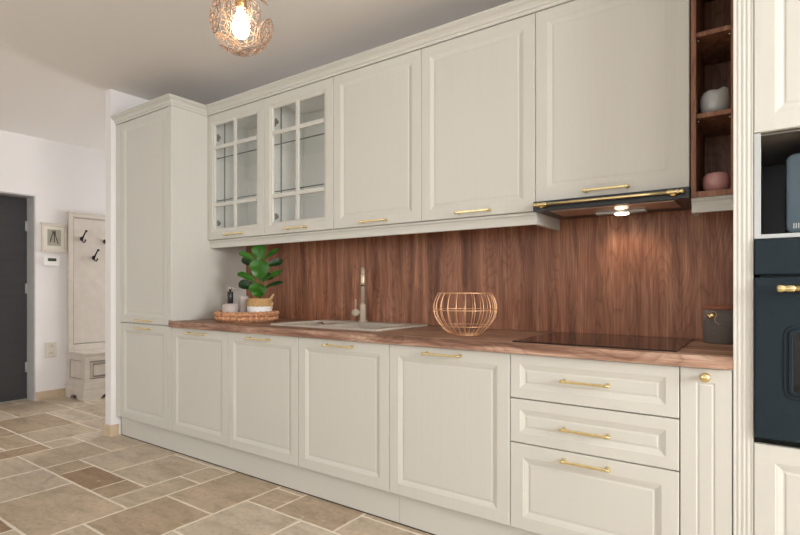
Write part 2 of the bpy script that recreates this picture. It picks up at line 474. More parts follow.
for kind, wins in (('x', WF), ('y', WR), ('h', WH)):
    for (a, b, z0, z1) in wins:
        wi += 1
        w = bpy.data.objects.new('window_%d' % wi, None); COL.objects.link(w); struct(w)
        yc = YH+.05 if kind == 'h' else YB-.1
        w.location = (a, yc, z0) if kind != 'y' else (XR+.1, a, z0)
        fr = MB(); gl = MB()
        def bx(m, p, q, r, s_, th):
            if kind != 'y': m.box(p, q, yc-th, yc+th, r, s_)
            else: m.box(XR+.1-th, XR+.1+th, p, q, r, s_)
        bx(fr, a, a+.06, z0, z1, .03); bx(fr, b-.06, b, z0, z1, .03); bx(fr, a+.06, b-.06, z0, z0+.06, .03); bx(fr, a+.06, b-.06, z1-.06, z1, .03)
        mid = (a+b)/2; bx(fr, mid-.04, mid+.04, z0+.06, z1-.06, .03)
        fr.build('window_frame', M['white'], w)
        for (p, q) in ((a+.06, mid-.04), (mid+.04, b-.06)):
            g = MB(); bx(g, p, q, z0+.06, z1-.06, .004); g.build('pane', M['window_glass'], w)
        L = bpy.data.lights.new('daylight', 'AREA'); L.shape = 'RECTANGLE'; L.size = b-a; L.size_y = z1-z0
        L.color = (1.0, .985, .975)
        L.energy = (b-a)*(z1-z0)*({-5.3: 7, -1.9: 3, 1.2: 2, -5.2: 16, -2.8: 88, -5.5: 26}.get(a, 30))
        lo = bpy.data.objects.new('daylight', L); COL.objects.link(lo)
        if kind == 'h':
            lo.location = (mid, YH+.2, (z0+z1)/2); lo.rotation_euler = (-PI/2, 0, 0)
        elif kind == 'x':
            lo.location = (mid, YB-.2, (z0+z1)/2); lo.rotation_euler = (PI/2, 0, 0)
        else:
            lo.location = (XR+.2, mid, (z0+z1)/2); lo.rotation_euler = (PI/2, 0, PI/2)

# ------------------------------------------------------------------ tall cabinet
YF = -.62          # base / tall door face
t = thing('tall_cabinet', (-3.6, -.3, 0), 'tall cream larder cabinet at the left end beside the white wall end', 'cabinet')
mb = MB().box(-3.90, -3.26, -.598, -.003, .152, 2.319)
mb.build('carcass', M['cream'], t)
MB().box(-3.978, -3.906, -.62, -.003, .1515, 2.319, .002).build('filler_panel', M['cream'], t)
mb = MB().box(-3.259, -3.241, -.612, -.003, .1515, 2.319, .001)
mb.box(-3.276, -3.241, -.621, -.612, .89, 2.319, .002).box(-3.276, -3.241, -.621, -.612, .152, .843, .002)
mb.build('side_panel', M['cream'], t)
for (z0, z1, hz) in ((.852, 2.317, .876), (.152, .848, .820)):
    d = panel(MB(), -3.903, -3.279, z0, z1, YF, DOOR).build('door', M['cream'], t)
    bar_handle(d, -3.575, hz, YF, .19)

# ------------------------------------------------------------------ base units
def base_cab(x, label, sink=False):
    t = thing('base_cabinet', (x+.3, -.3, 0), label, 'cabinet', 'cream single-door base cabinets')
    mb = MB().box(x+.002, x+.018, -.598, -.003, .15, .843).box(x+.582, x+.598, -.598, -.003, .15, .843).box(x+.018, x+.582, -.598, -.003, .15, .168).box(x+.018, x+.582, -.012, -.003, .168, .843)
    mb.build('carcass', M['cream'], t)
    d = panel(MB(), x+.0015, x+.5985, .152, .842, YF, DOOR).build('door', M['cream'], t)
    bar_handle(d, x+.3-.005, .815, YF, .19)
    return t
bc = base_cab(-3.24, 'cream base cabinet against the tall larder, under the wicker tray')
clone(bc, .6, 0, 0, 'cream base cabinet under the left drainer end of the sink, second from the larder')
clone(bc, 1.2, 0, 0, 'cream base cabinet below the tap and sink basin')
clone(bc, 1.8, 0, 0, 'cream base cabinet under the wire basket, left of the drawers')
t = thing('drawer_cabinet', (-.54, -.3, 0), 'cream cabinet with three drawers under the black hob', 'cabinet')
mb = MB().box(-.838, -.822, -.598, -.003, .15, .843).box(-.258, -.242, -.598, -.003, .15, .843).box(-.822, -.258, -.598, -.003, .15, .168).box(-.822, -.258, -.012, -.003, .168, .843)
mb.build('carcass', M['seam'], t)
for (z0, z1, hz, R) in ((.668, .842, .755, DRAW), (.493, .664, .575, DRAW), (.152, .489, .458, DOOR)):
    d = panel(MB(), -.8385, -.2415, z0, z1, YF, R).build('drawer', M['cream_x'], t)
    bar_handle(d, -.545, hz, YF, .18)
t = thing('pull_out_cabinet', (-.165, -.3, 0), 'narrow cream pull-out cabinet with a round brass knob', 'cabinet')
MB().box(-.238, -.224, -.598, -.003, .15, .843).box(-.108, -.094, -.598, -.003, .15, .843).box(-.224, -.108, -.598, -.003, .15, .168).box(-.224, -.108, -.012, -.003, .168, .843).build('carcass', M['cream'], t)
d = panel(MB(), -.2385, -.0925, .152, .842, YF, [(0, .0025), (.0025, 0), (.046, 0), (.049, .0013), (.053, .0013), (.056, 0)]).build('door', M['cream'], t)
MB().lathe([(.012, 0), (.012, .004), (.006, .008), (.006, .018), (.013, .022), (.0155, .028), (.014, .034), (.008, .037), (0.0, .038)], (-.165, YF, .815), 24, (0, -1, 0)).build('knob', M['gold'], d)
# plinth
mb = MB().box(-3.96, -1.405, -.585, -.568, .006, .151).box(-1.403, -.0905, -.585, -.568, .006, .151)
mb.cur = 1; mb.box(-3.96, -.0905, -.586, -.568, 0.0005, .006)
tag(mb.build('plinth', [M['cream_x'], M['seam']]), 'long cream plinth board along the floor under the base cabinets', 'plinth')

# ------------------------------------------------------------------ worktop + backsplash
SX0, SX1, SY0, SY1 = -2.375, -1.615, -.485, -.045
mb = MB()
mb.box(-3.24, SX0, -.64, -.001, .845, .884).box(SX1, -.091, -.64, -.001, .845, .884)
mb.box(SX0, SX1, -.64, SY0, .845, .884).box(SX0, SX1, SY1, -.001, .845, .884)
tag(mb.build('worktop', M['wood_x']), 'long brown wood-grain worktop over the cream base cabinets', 'worktop')
tag(MB().box(-3.24, -.09, -.012, -.001, .885, 1.50).build('backsplash', M['wood_z']), 'brown vertical wood-grain backsplash panel between worktop and wall cabinets', 'backsplash')

# ------------------------------------------------------------------ wall cabinets
YU = -.347
def carcass_open(mb, x0, x1, z0, z1, yf, yb=-.003, t_=.016):
    mb.box(x0, x0+t_, yf, yb, z0, z1).box(x1-t_, x1, yf, yb, z0, z1).box(x0+t_, x1-t_, yf, yb, z0, z0+t_).box(x0+t_, x1-t_, yf, yb, z1-t_, z1).box(x0+t_, x1-t_, yb-.006, yb, z0+t_, z1-t_)
    return mb
def wall_cab(x, z0, label, hz):
    t = thing('wall_cabinet', (x+.3, -.17, z0), label, 'wall cabinet', 'cream solid-door wall cabinets')
    carcass_open(MB(), x+.001, x+.599, z0, 2.319, YU+.022).build('carcass', M['cream'], t)
    d = panel(MB(), x+.0015, x+.5985, z0, 2.317, YU, DOOR).build('door', M['cream'], t)
    bar_handle(d, x+.3+.003, hz, YU, .185)
    return t
wc = wall_cab(-2.04, 1.442, 'cream wall cabinet with solid door right beside the glass-door pair', 1.464)
clone(wc, .6, 0, 0, 'cream wall cabinet with solid door between its twin and the hood cabinet')
wall_cab(-.84, 1.480, 'shorter cream wall cabinet right above the black range hood', 1.505)

def glass_cab(x, label):
    t = thing('glass_wall_cabinet', (x+.3, -.17, 1.442), label, 'wall cabinet', 'cream glass-door wall cabinets')
    carcass_open(MB(), x+.001, x+.599, 1.442, 2.319, YU+.022).build('carcass', M['inside'], t)
    MB().box(x+.017, x+.0185, -.222, -.212, 1.46, 2.31).build('upright_strip', M['hinge'], t)  # thin grey strip standing upright along the left inner side
    for z in (1.718, 2.018):
        g = MB(); g.box(x+.019, x+.581, -.30, -.012, z, z+.006)
        g.cur = 1; g.box(x+.019, x+.581, -.302, -.3, z-.0005, z+.0065)
        g.build('glass_shelf', [M['shelf_glass'], M['glass_edge']], t)
    mb = MB()
    panel(mb, x+.0015, x+.5985, 1.442, 2.317, YU, [(0, .0025), (.0025, 0), (.055, 0), (.058, .003), (.072, .0045), (.0775, .010), (.0775, .02)], hole=True)
    mb.box(x+.287, x+.313, YU+.003, YU+.016, 1.519, 2.248, .003)
    for z in (2.083, 1.683): mb.box(x+.079, x+.287, YU+.003, YU+.016, z-.013, z+.013, .003).box(x+.313, x+.521, YU+.003, YU+.016, z-.013, z+.013, .003)
    d = mb.build('door', M['cream'], t)
    MB().box(x+.07, x+.53, YU+.0165, YU+.0195, 1.51, 2.255).build('glass_pane', M['pane'], d)
    for z in (1.56, 2.165):
        MB().box(x+.03, x+.09, YU+.0205, YU+.034, z-.018, z+.018, .004).box(x+.020, x+.034, YU+.022, YU+.075, z-.012, z+.012, .003).lathe([(.014, 0), (.014, .012)], (x+.075, YU+.034, z), 12, (0, 1, 0)).build('hinge', M['hinge'], d)
    bar_handle(d, x+.3+.005, 1.468, YU, .185)
    return t
gc = glass_cab(-3.24, 'cream glass-door wall cabinet in the corner against the larder')
clone(gc, .6, 0, 0, 'cream glass-door wall cabinet beside the solid doors, second from the larder')

# pelmets under the wall cabinets
mb = MB()
prof = [(0, -.322, 1.386), (0, -.304, 1.386), (0, -.304, 1.44), (0, -.332, 1.44), (0, -.332, 1.430), (0, -.326, 1.424), (0, -.322, 1.410)]
mb.extr([(-3.24, y, z) for (_, y, z) in prof], None, (2.40, 0, 0))
mb.box(-.858, -.84, -.304, -.013, 1.386, 1.44)
tag(mb.build('pelmet', M['cream_x']), 'long cream light pelmet under the wall cabinets, left of the range hood', 'pelmet')
mb = MB()
mb.extr([(-.236, y, z) for (_, y, z) in prof], None, (.145, 0, 0))
mb.box(-.236, -.220, -.304, -.200, 1.386, 1.4398)
tag(mb.build('pelmet', M['cream_x']), 'short cream pelmet under the open wooden shelves, right of the range hood', 'pelmet')

# crown moulding
cp = [(0, 2.3198), (.004, 2.3198), (.006, 2.3260), (.006, 2.3330), (.012, 2.3360), (.014, 2.3440), (.022, 2.3540), (.031, 2.3600), (.035, 2.3630), (.035, 2.3690), (.040, 2.3710), (.040, 2.3780), (-.022, 2.3780), (-.022, 2.3198)]
path = lambda d: [(-3.979, YF-d), (-3.24+d, YF-d), (-3.24+d, YU-d), (-.092, YU-d)]
mb = MB(); vs = []; fs = []; n = len(cp)
for (d, z) in cp:
    for (x, y) in path(d): vs.append((x, y, z))
for i in range(n):
    i2 = (i+1) % n
    for k in range(3): fs.append([i*4+k, i*4+k+1, i2*4+k+1, i2*4+k])
fs.append([i*4 for i in range(n)]); fs.append([i*4+3 for i in range(n)][::-1])
mb.add(vs, fs)
tag(mb.build('crown_moulding', M['cream_x']), 'stepped cream crown moulding running along the tops of the cabinets', 'moulding')

# open wooden shelf unit
t = thing('open_shelf_unit', (-.165, -.17, 1.44), 'narrow open walnut shelf column between hood cabinet and fluted post', 'shelf')
ws = M['wood_shelf']
MB().box(-.236, -.219, YU, -.013, 1.44, 2.319, .001).build('side_panel', ws, t)
MB().box(-.110, -.093, YU, -.013, 1.44, 2.319, .001).build('side_panel', ws, t)
MB().box(-.219, -.110, -.030, -.013, 1.44, 2.328).build('back_panel', ws, t)
MB().box(-.219, -.110, YU, -.03, 1.44, 1.460).build('bottom_panel', ws, t)
MB().box(-.219, -.110, YU, -.03, 2.303, 2.319).build('top_panel', ws, t)
for z in (1.733, 2.036):
    sh = MB().box(-.2185, -.1105, YU+.004, -.031, z, z+.017, .001).build('shelf', ws, t)
    for x in (-.2145, -.1145):
        for y in (YU+.03, -.06):
            MB().lathe([(.004, 0), (.004, .008)], (x, y, z-.008), 10).build('shelf_pin', M['steel'], sh)

# ------------------------------------------------------------------ range hood
t = thing('range_hood', (-.54, -.2, 1.436), 'black built-in range hood with brass rail over the hob', 'range hood')
MB().box(-.838, -.239, YU+.004, -.013, 1.440, 1.4785).build('body', M['hood'], t)
MB().box(-.8395, -.2385, -.372, YU+.002, 1.436, 1.4785, .002).build('fascia', M['hood'], t)
mb = MB(); y, z = -.398, 1.459
mb.tube([(-.80, y, z), (-.282, y, z)], .0058, 14)
for sg, x in ((-1, -.80), (1, -.282)):
    mb.lathe([(.0058, -.03), (.0085, -.026), (.0085, -.006), (.0065, -.003), (.009, .003), (.009, .012), (.005, .015), (.0085, .02), (.0085, .026), (.003, .031)], (x, y, z), 14, (sg, 0, 0))
r = mb.build('rail', M['gold'], t)
for x in (-.792, -.290):
    MB().lathe([(.012, 0), (.012, .004), (.007, .008), (.006, .024), (.010, .026)], (x, -.372, 1.455), 14, (0, -1, 0)).build('bracket', M['gold_dark'], r)
MB().box(-.775, -.292, -.340, -.150, 1.434, 1.4395, .001).build('grease_filter', M['filter'], t)
MB().box(-.618, -.418, -.205, -.160, 1.424, 1.4335, .002).build('lamp_panel', M['alu'], t)
MB().lathe([(.028, 0), (.028, .004), (.02, .006)], (-.515, -.182, 1.4238), 20, (0, 0, -1)).build('lamp', M['hood_lamp'], t)
L = bpy.data.lights.new('hood_light', 'SPOT'); L.energy = 1.7; L.color = (1, .80, .62); L.spot_size = math.radians(150); L.spot_blend = .9; L.shadow_soft_size = .02
lo = bpy.data.objects.new('hood_light', L); COL.objects.link(lo); lo.location = (-.515, -.140, 1.416)

# ------------------------------------------------------------------ hob
t = thing('induction_hob', (-.55, -.33, .885), 'black glass induction hob set on the worktop under the hood', 'hob')
MB().box(-.845, -.253, -.585, -.075, .8842, .8895, .0015).build('glass_plate', M['hob'], t)

# ------------------------------------------------------------------ sink
t = thing('sink', (-2.0, -.26, .885), 'beige grey granite sink with drainer set in the worktop', 'sink')
xs = [-2.395, -2.36, -2.06, -2.02, -1.655, -1.60]; ys = [-.505, -.472, -.135, -.03]
def hgt(i, j):
    if j == 1 and i == 1: return .8885
    if j == 1 and i == 3: return .700
    return .895
bm = bmesh.new(); cache = {}
def V(x, y, z):
    k = (round(x, 4), round(y, 4), round(z, 4))
    if k not in cache: cache[k] = bm.verts.new(k)
    return cache[k]
def wallq(a, b, z0, z1):
    if abs(z0-z1) > 1e-5: bm.faces.new([V(*a, z0), V(*b, z0), V(*b, z1), V(*a, z1)])
nx, ny = len(xs)-1, len(ys)-1
for i in range(nx):
    for j in range(ny):
        h = hgt(i, j)
        bm.faces.new([V(xs[i], ys[j], h), V(xs[i+1], ys[j], h), V(xs[i+1], ys[j+1], h), V(xs[i], ys[j+1], h)])
        for (ii, jj, a, b) in ((i+1, j, (xs[i+1], ys[j]), (xs[i+1], ys[j+1])), (i, j+1, (xs[i], ys[j+1]), (xs[i+1], ys[j+1]))):
            if ii < nx and jj < ny: wallq(a, b, h, hgt(ii, jj))
            else: wallq(a, b, .8845, h)
        if i == 0: wallq((xs[0], ys[j]), (xs[0], ys[j+1]), .8845, h)
        if j == 0: wallq((xs[i], ys[0]), (xs[i+1], ys[0]), .8845, h)
bmesh.ops.recalc_face_normals(bm, faces=bm.faces[:])
sharp = [e for e in bm.edges if len(e.link_faces) == 2 and e.calc_face_angle(0) > .5]
bmesh.ops.bevel(bm, geom=sharp, offset=.0028, segments=2, affect='EDGES')
mb = MB(); mb.bm(bm)
for k in range(5):
    y = -.42+k*.055
    mb.box(-2.34, -2.20, y-.006, y+.006, .888, .892, .0015)
mb.build('basin', M['sink'], t)
MB().lathe([(.028, 0), (.028, .003), (.022, .006), (.017, .0065), (.016, .012), (.012, .014)], (-2.155, -.335, .8885), 24).build('drain_knob', M['steel'], t)
MB().lathe([(.045, 0), (.045, .002), (.03, .003)], (-1.84, -.3, .7003), 24).build('drain', M['steel'], t)

# faucet
FX, FY, FZ = -2.043, -.075, .8952
t = thing('faucet', (FX, FY, FZ), 'beige stone-coloured tall mixer tap standing behind the sink', 'tap')
MB().lathe([(.026, 0), (.026, .006), (.019, .012), (.0185, .10), (.017, .105), (.0125, .108), (.0125, .115)], (FX, FY, FZ), 24).build('body', M['tap'], t)
dx, dy = .634, -.774
pts = [(FX, FY, FZ+.112), (FX, FY, FZ+.28)]
R = .058
for k in range(0, 13):
    a = PI*k/12; u = R-R*math.cos(a)
    pts.append((FX+dx*u, FY+dy*u, FZ+.290+R*.62*math.sin(a)))
MB().tube(pts, .0115, 14).build('spout', M['tap'], t)
hx, hy = FX+dx*2*R, FY+dy*2*R
MB().lathe([(.0115, 0), (.0135, -.004), (.0135, -.05), (.012, -.065)], (hx, hy, FZ+.290), 20).build('spray_head', M['tap_pale'], t)
MB().lathe([(.0122, -.065), (.0118, -.072)], (hx, hy, FZ+.290), 20).build('spray_nozzle', M['soapblack'], t)
MB().tube([(FX-.012, FY-.006, FZ+.055), (FX-.05, FY-.024, FZ+.055)], .0105, 14).build('handle_stem', M['tap'], t)
hd = MB().lathe([(.0, 0), (.018, .001), (.0225, .004), (.0225, .024), (.018, .028), (0, .029)], (FX-.052+.008, FY-.02+.012, FZ+.055), 22, (.3, -.95, 0)).build('handle_disc', M['tap'], t)
MB().tube([(FX-.046, FY-.012, FZ+.074), (FX-.046, FY-.014, FZ+.138)], .0042, 10).build('lever', M['tap'], hd)

# ------------------------------------------------------------------ tray group
TX, TY, TZ = -2.826, -.332, .8845
t = thing('wicker_tray', (TX, TY, TZ), 'round braided wicker tray standing in the worktop corner', 'tray')
MB().lathe([(.175, 0), (.18, .004), (.175, .010), (0, .010)], (TX, TY, TZ), 48).build('tray_base', M['wicker'], t)
mb = MB()
for lay, (zc, rc) in enumerate(((.0235, .186), (.0505, .190))):
    for st in range(3):
        pts = []; nn = 240
        for k in range(nn):
            a = 2*PI*k/nn; ph = a*(20 if lay == 0 else -20)+2*PI*st/3
            rr = rc+.010*math.cos(ph); pts.append((TX+rr*math.cos(a), TY+rr*math.sin(a), TZ+zc+.008*math.sin(ph)))
        mb.tube(pts, [.0092*(1+.22*math.sin(k*.9)+.12*math.sin(k*2.3+st)) for k in range(nn)], 7, closed=True)
mb.build('braided_rim', M['wicker'], t)
ZB = TZ+.0102
# soap dispenser
sx, sy = -2.914, -.398
t = thing('soap_dispenser', (sx, sy, ZB), 'lilac grey ribbed soap dispenser with black neck on the tray', 'soap dispenser')
rib = lambda r, z, a: r*(1+.025*math.cos(26*a)) if r > .03 else r
MB().lathe([(.043, 0), (.049, .006), (.0505, .03), (.0495, .086), (.046, .101), (.030, .106), (.0, .106)], (sx, sy, ZB), 104, fn=rib).build('body', M['lilac'], t)
MB().lathe([(.0165, .0), (.0185, .0025), (.0185, .077), (.0165, .080), (0, .080)], (sx, sy, ZB+.1055), 24).build('neck', M['soapblack'], t)
pm = MB().lathe([(.007, -.0005), (.007, .015), (.010, .017), (.010, .027), (.006, .030), (0, .030)], (sx, sy, ZB+.1855), 16).tube([(sx, sy, ZB+.207), (sx+.022, sy+.012, ZB+.207), (sx+.029, sy+.016, ZB+.200)], .004, 8).build('pump', M['steel'], t)
# tumbler
ux, uy = -2.888, -.306
t = thing('tumbler', (ux, uy, ZB), 'tall lilac grey ribbed tumbler between soap dispenser and plant pot', 'tumbler')
rib2 = lambda r, z, a: r*(1+.03*math.cos(20*a)) if r > .02 else r
MB().lathe([(.030, 0), (.034, .005), (.035, .06), (.037, .154), (.0355, .156), (.033, .154), (.031, .02), (0, .018)], (ux, uy, ZB), 80, fn=rib2).build('cup', M['lilac'], t)
# potted plant
px, py = -2.752, -.286
t = thing('potted_plant', (px, py, ZB), 'green broad-leaved potted plant in a tan and white basket pot', 'plant')
pot = MB().lathe([(.060, 0), (.070, .006), (.078, .04), (.0815, .088), (.0795, .090)], (px, py, ZB), 40).build('pot', M['white_fab'], t)
mb = MB()
for k in range(6):
    z = .094+k*.0082; r = .081-.0012*k
    mb.tube([(px+r*math.cos(2*PI*a/64), py+r*math.sin(2*PI*a/64), ZB+z+.0012*math.sin(a*PI*.5+k*PI)) for a in range(64)], .0054, 6, closed=True)
mb.build('woven_band', M['seagrass'], t)
MB().lathe([(.070, .124), (0, .128)], (px, py, ZB), 32, caps=False).build('soil', M['soil'], t)
rv = Vector((.816, .578, 0)); tv = Vector((.578, -.816, 0)); zv = Vector((0, 0, 1))
pc = Vector((px, py, 0))
for sg, z0 in ((1, .125), (1, .07)):
    pts = []
    for k in range(13):
        a = PI*k/12
        p = pc+rv*(.066+.012*math.sin(a)+(.014*math.sin(a) if z0 > .1 else .006))+tv*(.045*math.cos(a)*(.6))+zv*(ZB+z0+.042*math.sin(a))
        pts.append(p)
    MB().tube(pts, .0042, 7).build('rope_handle', M['rope'], t)
def pp(x, y, tw):   # position around the stem
    return pc+rv*((x-260)*.00667)+tv*tw+zv*(1.1-(y-288.5)*.00664)
stem = [pp(260, 303, 0), pp(260.5, 290, 0), pp(259.5, 275, .003), pp(260, 258, 0)]
MB().tube(stem, [.006, .005, .004, .003], 8).build('stem', M['stem'], t)
def leaf(b, tp, w, face, mat, bend=.12, flat=1.0):
    b = Vector(b); tp = Vector(tp); d = tp-b; L = d.length; d.normalize()
    f = (face-d*face.dot(d)).normalized(); sd = d.cross(f)
    mb = MB(); nu, nv = 12, 6; vs = []
    for i in range(nu+1):
        u = i/nu
        wd = w*.5*((u**1.15)*((1-u)**.5)/.4065 if 0 < u < 1 else 0)+.0012
        c = b+d*(L*u)-f*(bend*L*(u-.3)**2)
        for j in range(nv+1):
            v = j/nv*2-1
            wav = .035*w*math.sin(u*13+v*2)*abs(v)
            vs.append(c+sd*(wd*v)+f*(w*.16*abs(v)**1.5*flat*math.sin(PI*u)+wav))
    fs = [[i*(nv+1)+j, i*(nv+1)+j+1, (i+1)*(nv+1)+j+1, (i+1)*(nv+1)+j] for i in range(nu) for j in range(nv)]
    mb.add(vs, fs, True)
    mb.cur = 1
    mid = [Vector(vs[i*(nv+1)+nv//2])+f*.0012 for i in range(nu)]
    mb.tube(mid, [.0016-.0009*i/nu for i in range(nu)], 5)
    return mb.build('leaf', [mat, M['vein']], t, recalc=False)
F1 = tv+zv*.35; F2 = tv*.6+zv*.9; F3 = tv*.9-zv*.1
g, dk = M['leaf'], M['leaf_dark']
LV = [((260, 262), (258.5, 243.5), 16, 0, -.01, F1, g), ((258, 264), (241, 252), 10.5, 0, .03, F2, g), ((261, 263), (278.5, 248.5), 10, 0, 0, F2, g),
 ((258, 268), (239.5, 257.5), 9, -.02, -.05, F1, dk), ((261, 267), (281.5, 260), 8.5, -.02, -.05, F1, dk), ((260.5, 281), (262.5, 260), 22, 0, .055, F1, g),
 ((258, 284), (239.5, 272.5), 11, 0, .03, F2, g), ((260.5, 284), (281.5, 270), 10, 0, -.01, F2, g), ((258, 289), (237.5, 282.5), 11, -.01, -.02, F1, dk),
 ((261, 290), (282, 281), 8, -.02, -.03, F2, dk), ((260, 298), (260.5, 283.5), 19, .01, .07, F1, g), ((260, 279), (252, 268), 10, -.02, -.06, F1, dk),
 ((261, 281), (270, 274), 11, -.02, -.05, F1, dk)]
for (b0, t0, w, w0, w1, fc, mt) in LV:
    leaf(pp(b0[0], b0[1], w0), pp(t0[0], t0[1], w1), w*.00667, fc, mt)

# ------------------------------------------------------------------ wire basket
bx, by, bz = -1.157, -.405, .8845
t = thing('wire_basket', (bx, by, bz), 'empty round rose-gold wire basket standing on the worktop', 'basket')
def bprof(u):  # radius along height 0..1
    pts = [(0, .070), (.1, .092), (.22, .115), (.4, .138), (.58, .147), (.72, .146), (.86, .138), (1, .124)]
    for (a, ra), (b_, rb) in zip(pts, pts[1:]):
        if u <= b_: return ra+(rb-ra)*(u-a)/(b_-a)
    return pts[-1][1]
HB = .194
ring = lambda r, z: [(bx+r*math.cos(2*PI*k/48), by+r*math.sin(2*PI*k/48), bz+z) for k in range(48)]
for k in range(22):
    a = 2*PI*(k+.3)/22
    MB().tube([(bx+bprof(i/14)*math.cos(a), by+bprof(i/14)*math.sin(a), bz+.003+i/14*(HB-.003)) for i in range(15)], .0019, 6).build('upright_wire', M['copper'], t)
MB().tube(ring(.070, .003), .0028, 6, closed=True).build('base_ring', M['copper'], t)
MB().tube(ring(bprof(.22)-.001, .22*HB), .0019, 6, closed=True).build('hoop', M['copper'], t)
MB().tube(ring(bprof(.6)-.001, .6*HB), .0024, 6, closed=True).build('hoop', M['copper'], t)
MB().tube(ring(.124, HB), .0028, 6, closed=True).build('rim_ring', M['copper'], t)
mb = MB()
for k in range(-2, 3):
    o = k*.024; l = math.sqrt(.070**2-o*o)
    mb.tube([(bx-l, by+o, bz+.004), (bx+l, by+o, bz+.004)], .0016, 6)
mb.build('base_grid', M['copper'], t)

# ------------------------------------------------------------------ canister
cx, cy, cz = -.154, -.145, .8845
t = thing('canister', (cx, cy, cz), 'grey stoneware canister with gold heart and wooden lid', 'canister')
MB().lathe([(.058, 0), (.062, .004), (.0625, .08), (.062, .132), (.0, .132)], (cx, cy, cz), 40).build('jar', M['concrete'], t)
MB().lathe([(.062, .1325), (.0632, .134), (.0632, .144), (.062, .146), (0, .146)], (cx, cy, cz), 40).build('lid', M['lid'], t)
mb = MB(); hv = []
ang = math.atan2(-.86, .10) - .62
for k in range(32):
    a = 2*PI*k/32
    hx_ = 16*math.sin(a)**3/17*.018; hz_ = (13*math.cos(a)-5*math.cos(2*a)-2*math.cos(3*a)-math.cos(4*a))/17*.018
    hv.append((hx_, hz_))
bm = bmesh.new(); rings = []
for (s_, dpt) in ((1, 0), (1, .003), (.75, .006), (.35, .008)):
    rings.append([bm.verts.new((0, 0, 0)) for _ in hv])
    for v, (a, b_) in zip(rings[-1], hv):
        aa = ang+(a*s_)/.067; rr = .0628+dpt
        v.co = (cx+rr*math.cos(aa), cy+rr*math.sin(aa), cz+.107+b_*s_)
for r0, r1 in zip(rings, rings[1:]):
    for k in range(32): bm.faces.new([r0[k], r0[(k+1) % 32], r1[(k+1) % 32], r1[k]])
bm.faces.new(rings[-1])
mb.bm(bm, True); mb.build('gold_heart', M['gold'], t)
MB().tube([(cx+.0638*math.cos(ang+u), cy+.0638*math.sin(ang+u), cz+w_) for u, w_ in ((-.05, .118), (.1, .126), (.3, .124), (.36, .112), (.25, .098), (.3, .086), (.5, .074))], .0013, 5).build('cord', M['rope'], t)

# ------------------------------------------------------------------ shelf vases
vx, vy, vz = -.1645, -.275, 1.7502
t = thing('grey_vase', (vx, vy, vz), 'squat pale grey glazed vase with wavy mouth on the middle shelf', 'vase')
def pebble(r, z, a): return r*(1+.03*math.cos(a-1.0))
mb = MB()
pr = [(.024, 0), (.040, .005), (.048, .020), (.0505, .045), (.0500, .068), (.046, .088), (.036, .099), (.027, .101), (.022, .095), (.025, .080), (0, .06)]
mb.lathe(pr, (vx, vy, vz), 40, fn=pebble)
for i, v in enumerate(mb.v):   # the mouth dips to one side and swells to the other
    x, y, z = v; h = (z-vz)/.103
    s_ = ((x-vx)*.816+(y-vy)*.578)/.05
    mb.v[i] = (x, y, z+.013*max(0, h-.3)*(s_*.9-1.0*math.exp(-((s_+.2)/.32)**2)))
mb.build('body', M['vase_grey'], t)
vx, vy, vz = -.160, -.270, 1.4602
t = thing('pink_vase', (vx, vy, vz), 'small dusty pink round bowl vase on the lowest wooden shelf', 'vase')
MB().lathe([(.024, 0), (.034, .004), (.043, .018), (.0465, .038), (.044, .060), (.037, .072), (.032, .074), (.030, .070), (.035, .05), (.03, .014), (0, .01)], (vx, vy, vz), 40).build('body', M['vase_pink'], t)

# ------------------------------------------------------------------ oven column
OXL, OXR = -.036, .560
t = thing('oven_cabinet', (.26, -.3, 0), 'tall cream oven housing column with fluted post at the right edge', 'cabinet')
mb = MB()
nfl = 4; x0, x1 = -.0895, -.0375
pf = [(x0, -.595), (x0, -.6215)]
wfl = .0085; gap = (x1-x0-nfl*wfl)/(nfl+1)
for k in range(nfl):
    a = x0+gap+(wfl+gap)*k
    pf += [(a, -.6215), (a+wfl*.3, -.6206), (a+wfl*.7, -.6206), (a+wfl, -.6215)]
pf += [(x1, -.6215), (x1, -.595)]
mb.extr([(x, y, .006) for x, y in pf], None, (0, 0, H-.012))
mb.build('fluted_post', M['cream_plain'], t)
mb = MB().box(-.088, -.070, -.594, -.003, .15, H-.006).box(.566, .584, -.594, -.003, .15, H-.006)
mb.box(-.07, .566, -.594, -.003, .15, .168).box(-.07, .566, -.594, -.003, .640, .656).box(-.07, .566, -.594, -.003, 1.585, 1.6).box(-.07, .566, -.012, -.003, .168, H-.006)
mb.build('carcass', M['cream'], t)
MB().box(-.036, .584, -.585, -.568, .001, .149).build('plinth_board', M['cream_x'], t)
panel(MB(), OXL, OXR, .152, .622, YF, DOOR).build('lower_door', M['cream'], t)
panel(MB(), OXL, OXR, 1.581, 2.44, YF, DOOR).build('upper_door', M['cream'], t)
mb = MB().box(-.0355, -.0185, -.62, -.60, 1.253, 1.578, .001).box(.5435, .5595, -.62, -.60, 1.253, 1.578, .001).box(-.0185, .5435, -.62, -.60, 1.253, 1.266, .001)
mb.build('niche_frame', M['alu'], t)
mb = MB().box(-.024, -.019, -.598, -.10, 1.262, 1.572).box(.5435, .549, -.598, -.10, 1.262, 1.572).box(-.024, .549, -.598, -.10, 1.573, 1.579).box(-.019, .5435, -.598, -.10, 1.256, 1.264)
mb.build('niche_lining', M['niche'], t)
MB().box(-.019, .5435, -.108, -.1, 1.264, 1.572).build('niche_back', M['niche_back'], t)
